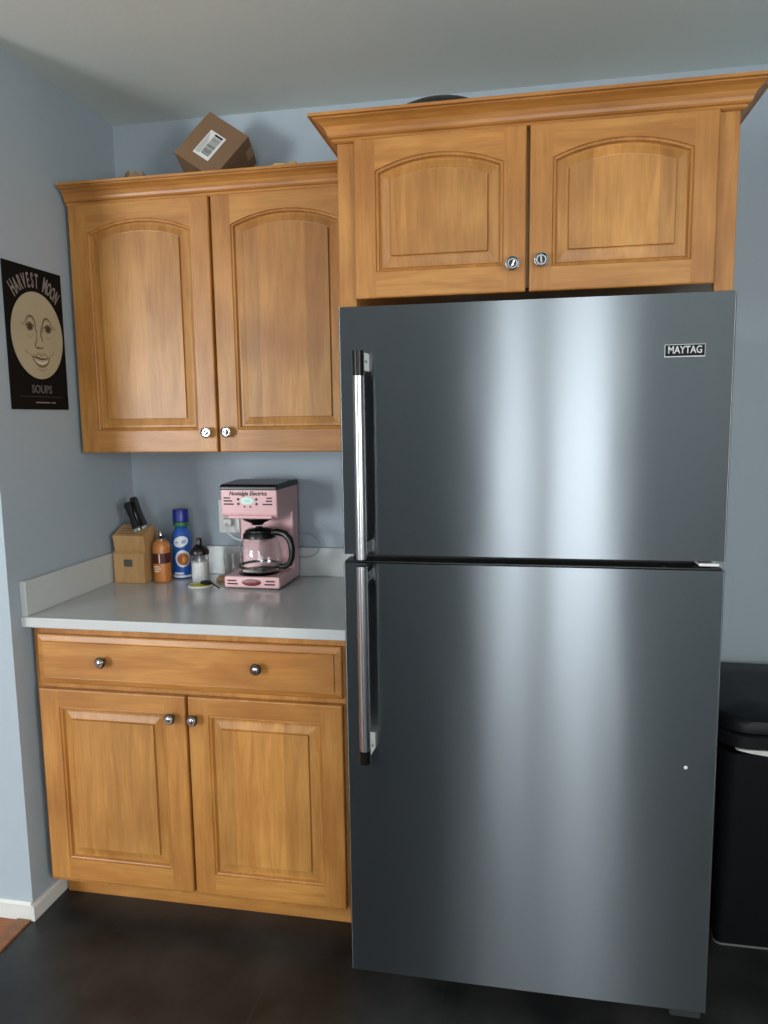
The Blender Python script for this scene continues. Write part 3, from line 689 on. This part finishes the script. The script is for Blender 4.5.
# crumpled paper
def crumple(w_, d_, h_, seed):
    random.seed(seed); mb = MB(); t = bmesh.new(); bmesh.ops.create_icosphere(t, subdivisions=3, radius=1)
    for v in t.verts:
        k = 1+random.uniform(-.13, .1); v.co = Vector((v.co.x*w_*k, v.co.y*d_*k, max(0, (v.co.z+.75))*h_/1.75*k))
    mb._merge(t); mb._mark(0); return mb
solo('crumpled_paper_bag', crumple(.046, .05, .095, 2), [mat('tan_paper', lin(158, 132, 106), .85, vary=.1)], 'crumpled tan paper bag top peeking over cabinet left of box', 'paper bag', (.185, -.20, TOPZ))
solo('folded_paper', crumple(.075, .05, .081, 8), [mat('yellowed_paper', lin(198, 170, 110), .85, vary=.1)], 'low folded yellowish paper peeking over cabinet right of the box', 'paper', (.690, -.20, TOPZ))
# black bowl turned upside down
mb = MB().lathe([(.165, 0), (.167, .004), (.163, .030), (.152, .062), (.130, .088), (.098, .104), (.064, .113), (.030, .117), (.0001, .118)], seg=48)
solo('black_bowl', mb, [black_pl], 'upside-down black bowl on top of the cabinet above refrigerator', 'bowl', (1.190, -.43, TOPZ+.0005))

# ------------------------------------------------------------ trash can
tr = thing('trash_can', 'tall black plastic trash can with flat lid standing right of refrigerator', 'trash can', (2.128, -.255, 0)); 
def rr(w_, d_, r, N=12):
    pts = []
    for cx, cy, a in ((w_-r, d_-r, 0), (-w_+r, d_-r, PI/2), (-w_+r, -d_+r, PI), (w_-r, -d_+r, 1.5*PI)):
        for i in range(N+1): t = a+PI/2*i/N; pts.append((cx+r*math.cos(t), cy+r*math.sin(t)))
    return pts
def loft(levels, mi=0, cap=True):
    mb = MB(); B = mb.bm; rows = [[B.verts.new((x, y_, z)) for x, y_ in rr(*q)] for q, z in levels]; n_ = len(rows[0])
    for a, b in zip(rows, rows[1:]):
        for i in range(n_): B.faces.new((a[i], a[(i+1) % n_], b[(i+1) % n_], b[i]))
    B.faces.new(rows[0][::-1]); B.faces.new(rows[-1]); mb._mark(mi, False); 
    for f in B.faces: f.smooth = len(f.verts) == 4
    return mb
tb = mat('black_bin_plastic', lin(16, 18, 22), 0.45, vary=.06, bump=.08, bscale=500, Specular_IOR_Level=.25)
link('bin_body', loft([((.186, .222, .02), 0), ((.188, .225, .02), .01), ((.196, .235, .05), .555), ((.197, .236, .05), .560)]), [tb], tr)
cres = [(-.162, .5768)] + [(-.162+.324*i/24, .5765-.018*math.sin(PI*i/24)**.75) for i in range(1, 24)] + [(.162, .5768)]
cf = MB().prism(cres, -.2475, -.2355, 'Y', bev=.0)
link('base_rim', loft([((.1875, .2245, .02), 0), ((.190, .227, .02), .002), ((.190, .227, .02), .005), ((.1885, .2255, .02), .007)]), [mat('grey_rim_highlight', lin(90, 90, 88), .6, vary=.1)], tr)  # paler grey strip paints the highlight along the bottom rim
link('bag_cuff', cf, [whitepl], tr)
link('rim_band', loft([((.205, .243, .083), .577), ((.209, .249, .085), .581), ((.209, .249, .085), .612), ((.204, .243, .083), .616)]), [tb], tr)
link('bin_lid', loft([((.202, .240, .083), .6165), ((.207, .246, .085), .622), ((.207, .246, .085), .640), ((.203, .241, .083), .652), ((.185, .222, .05), .661), ((.10, .13, .05), .666)]), [tb], tr)
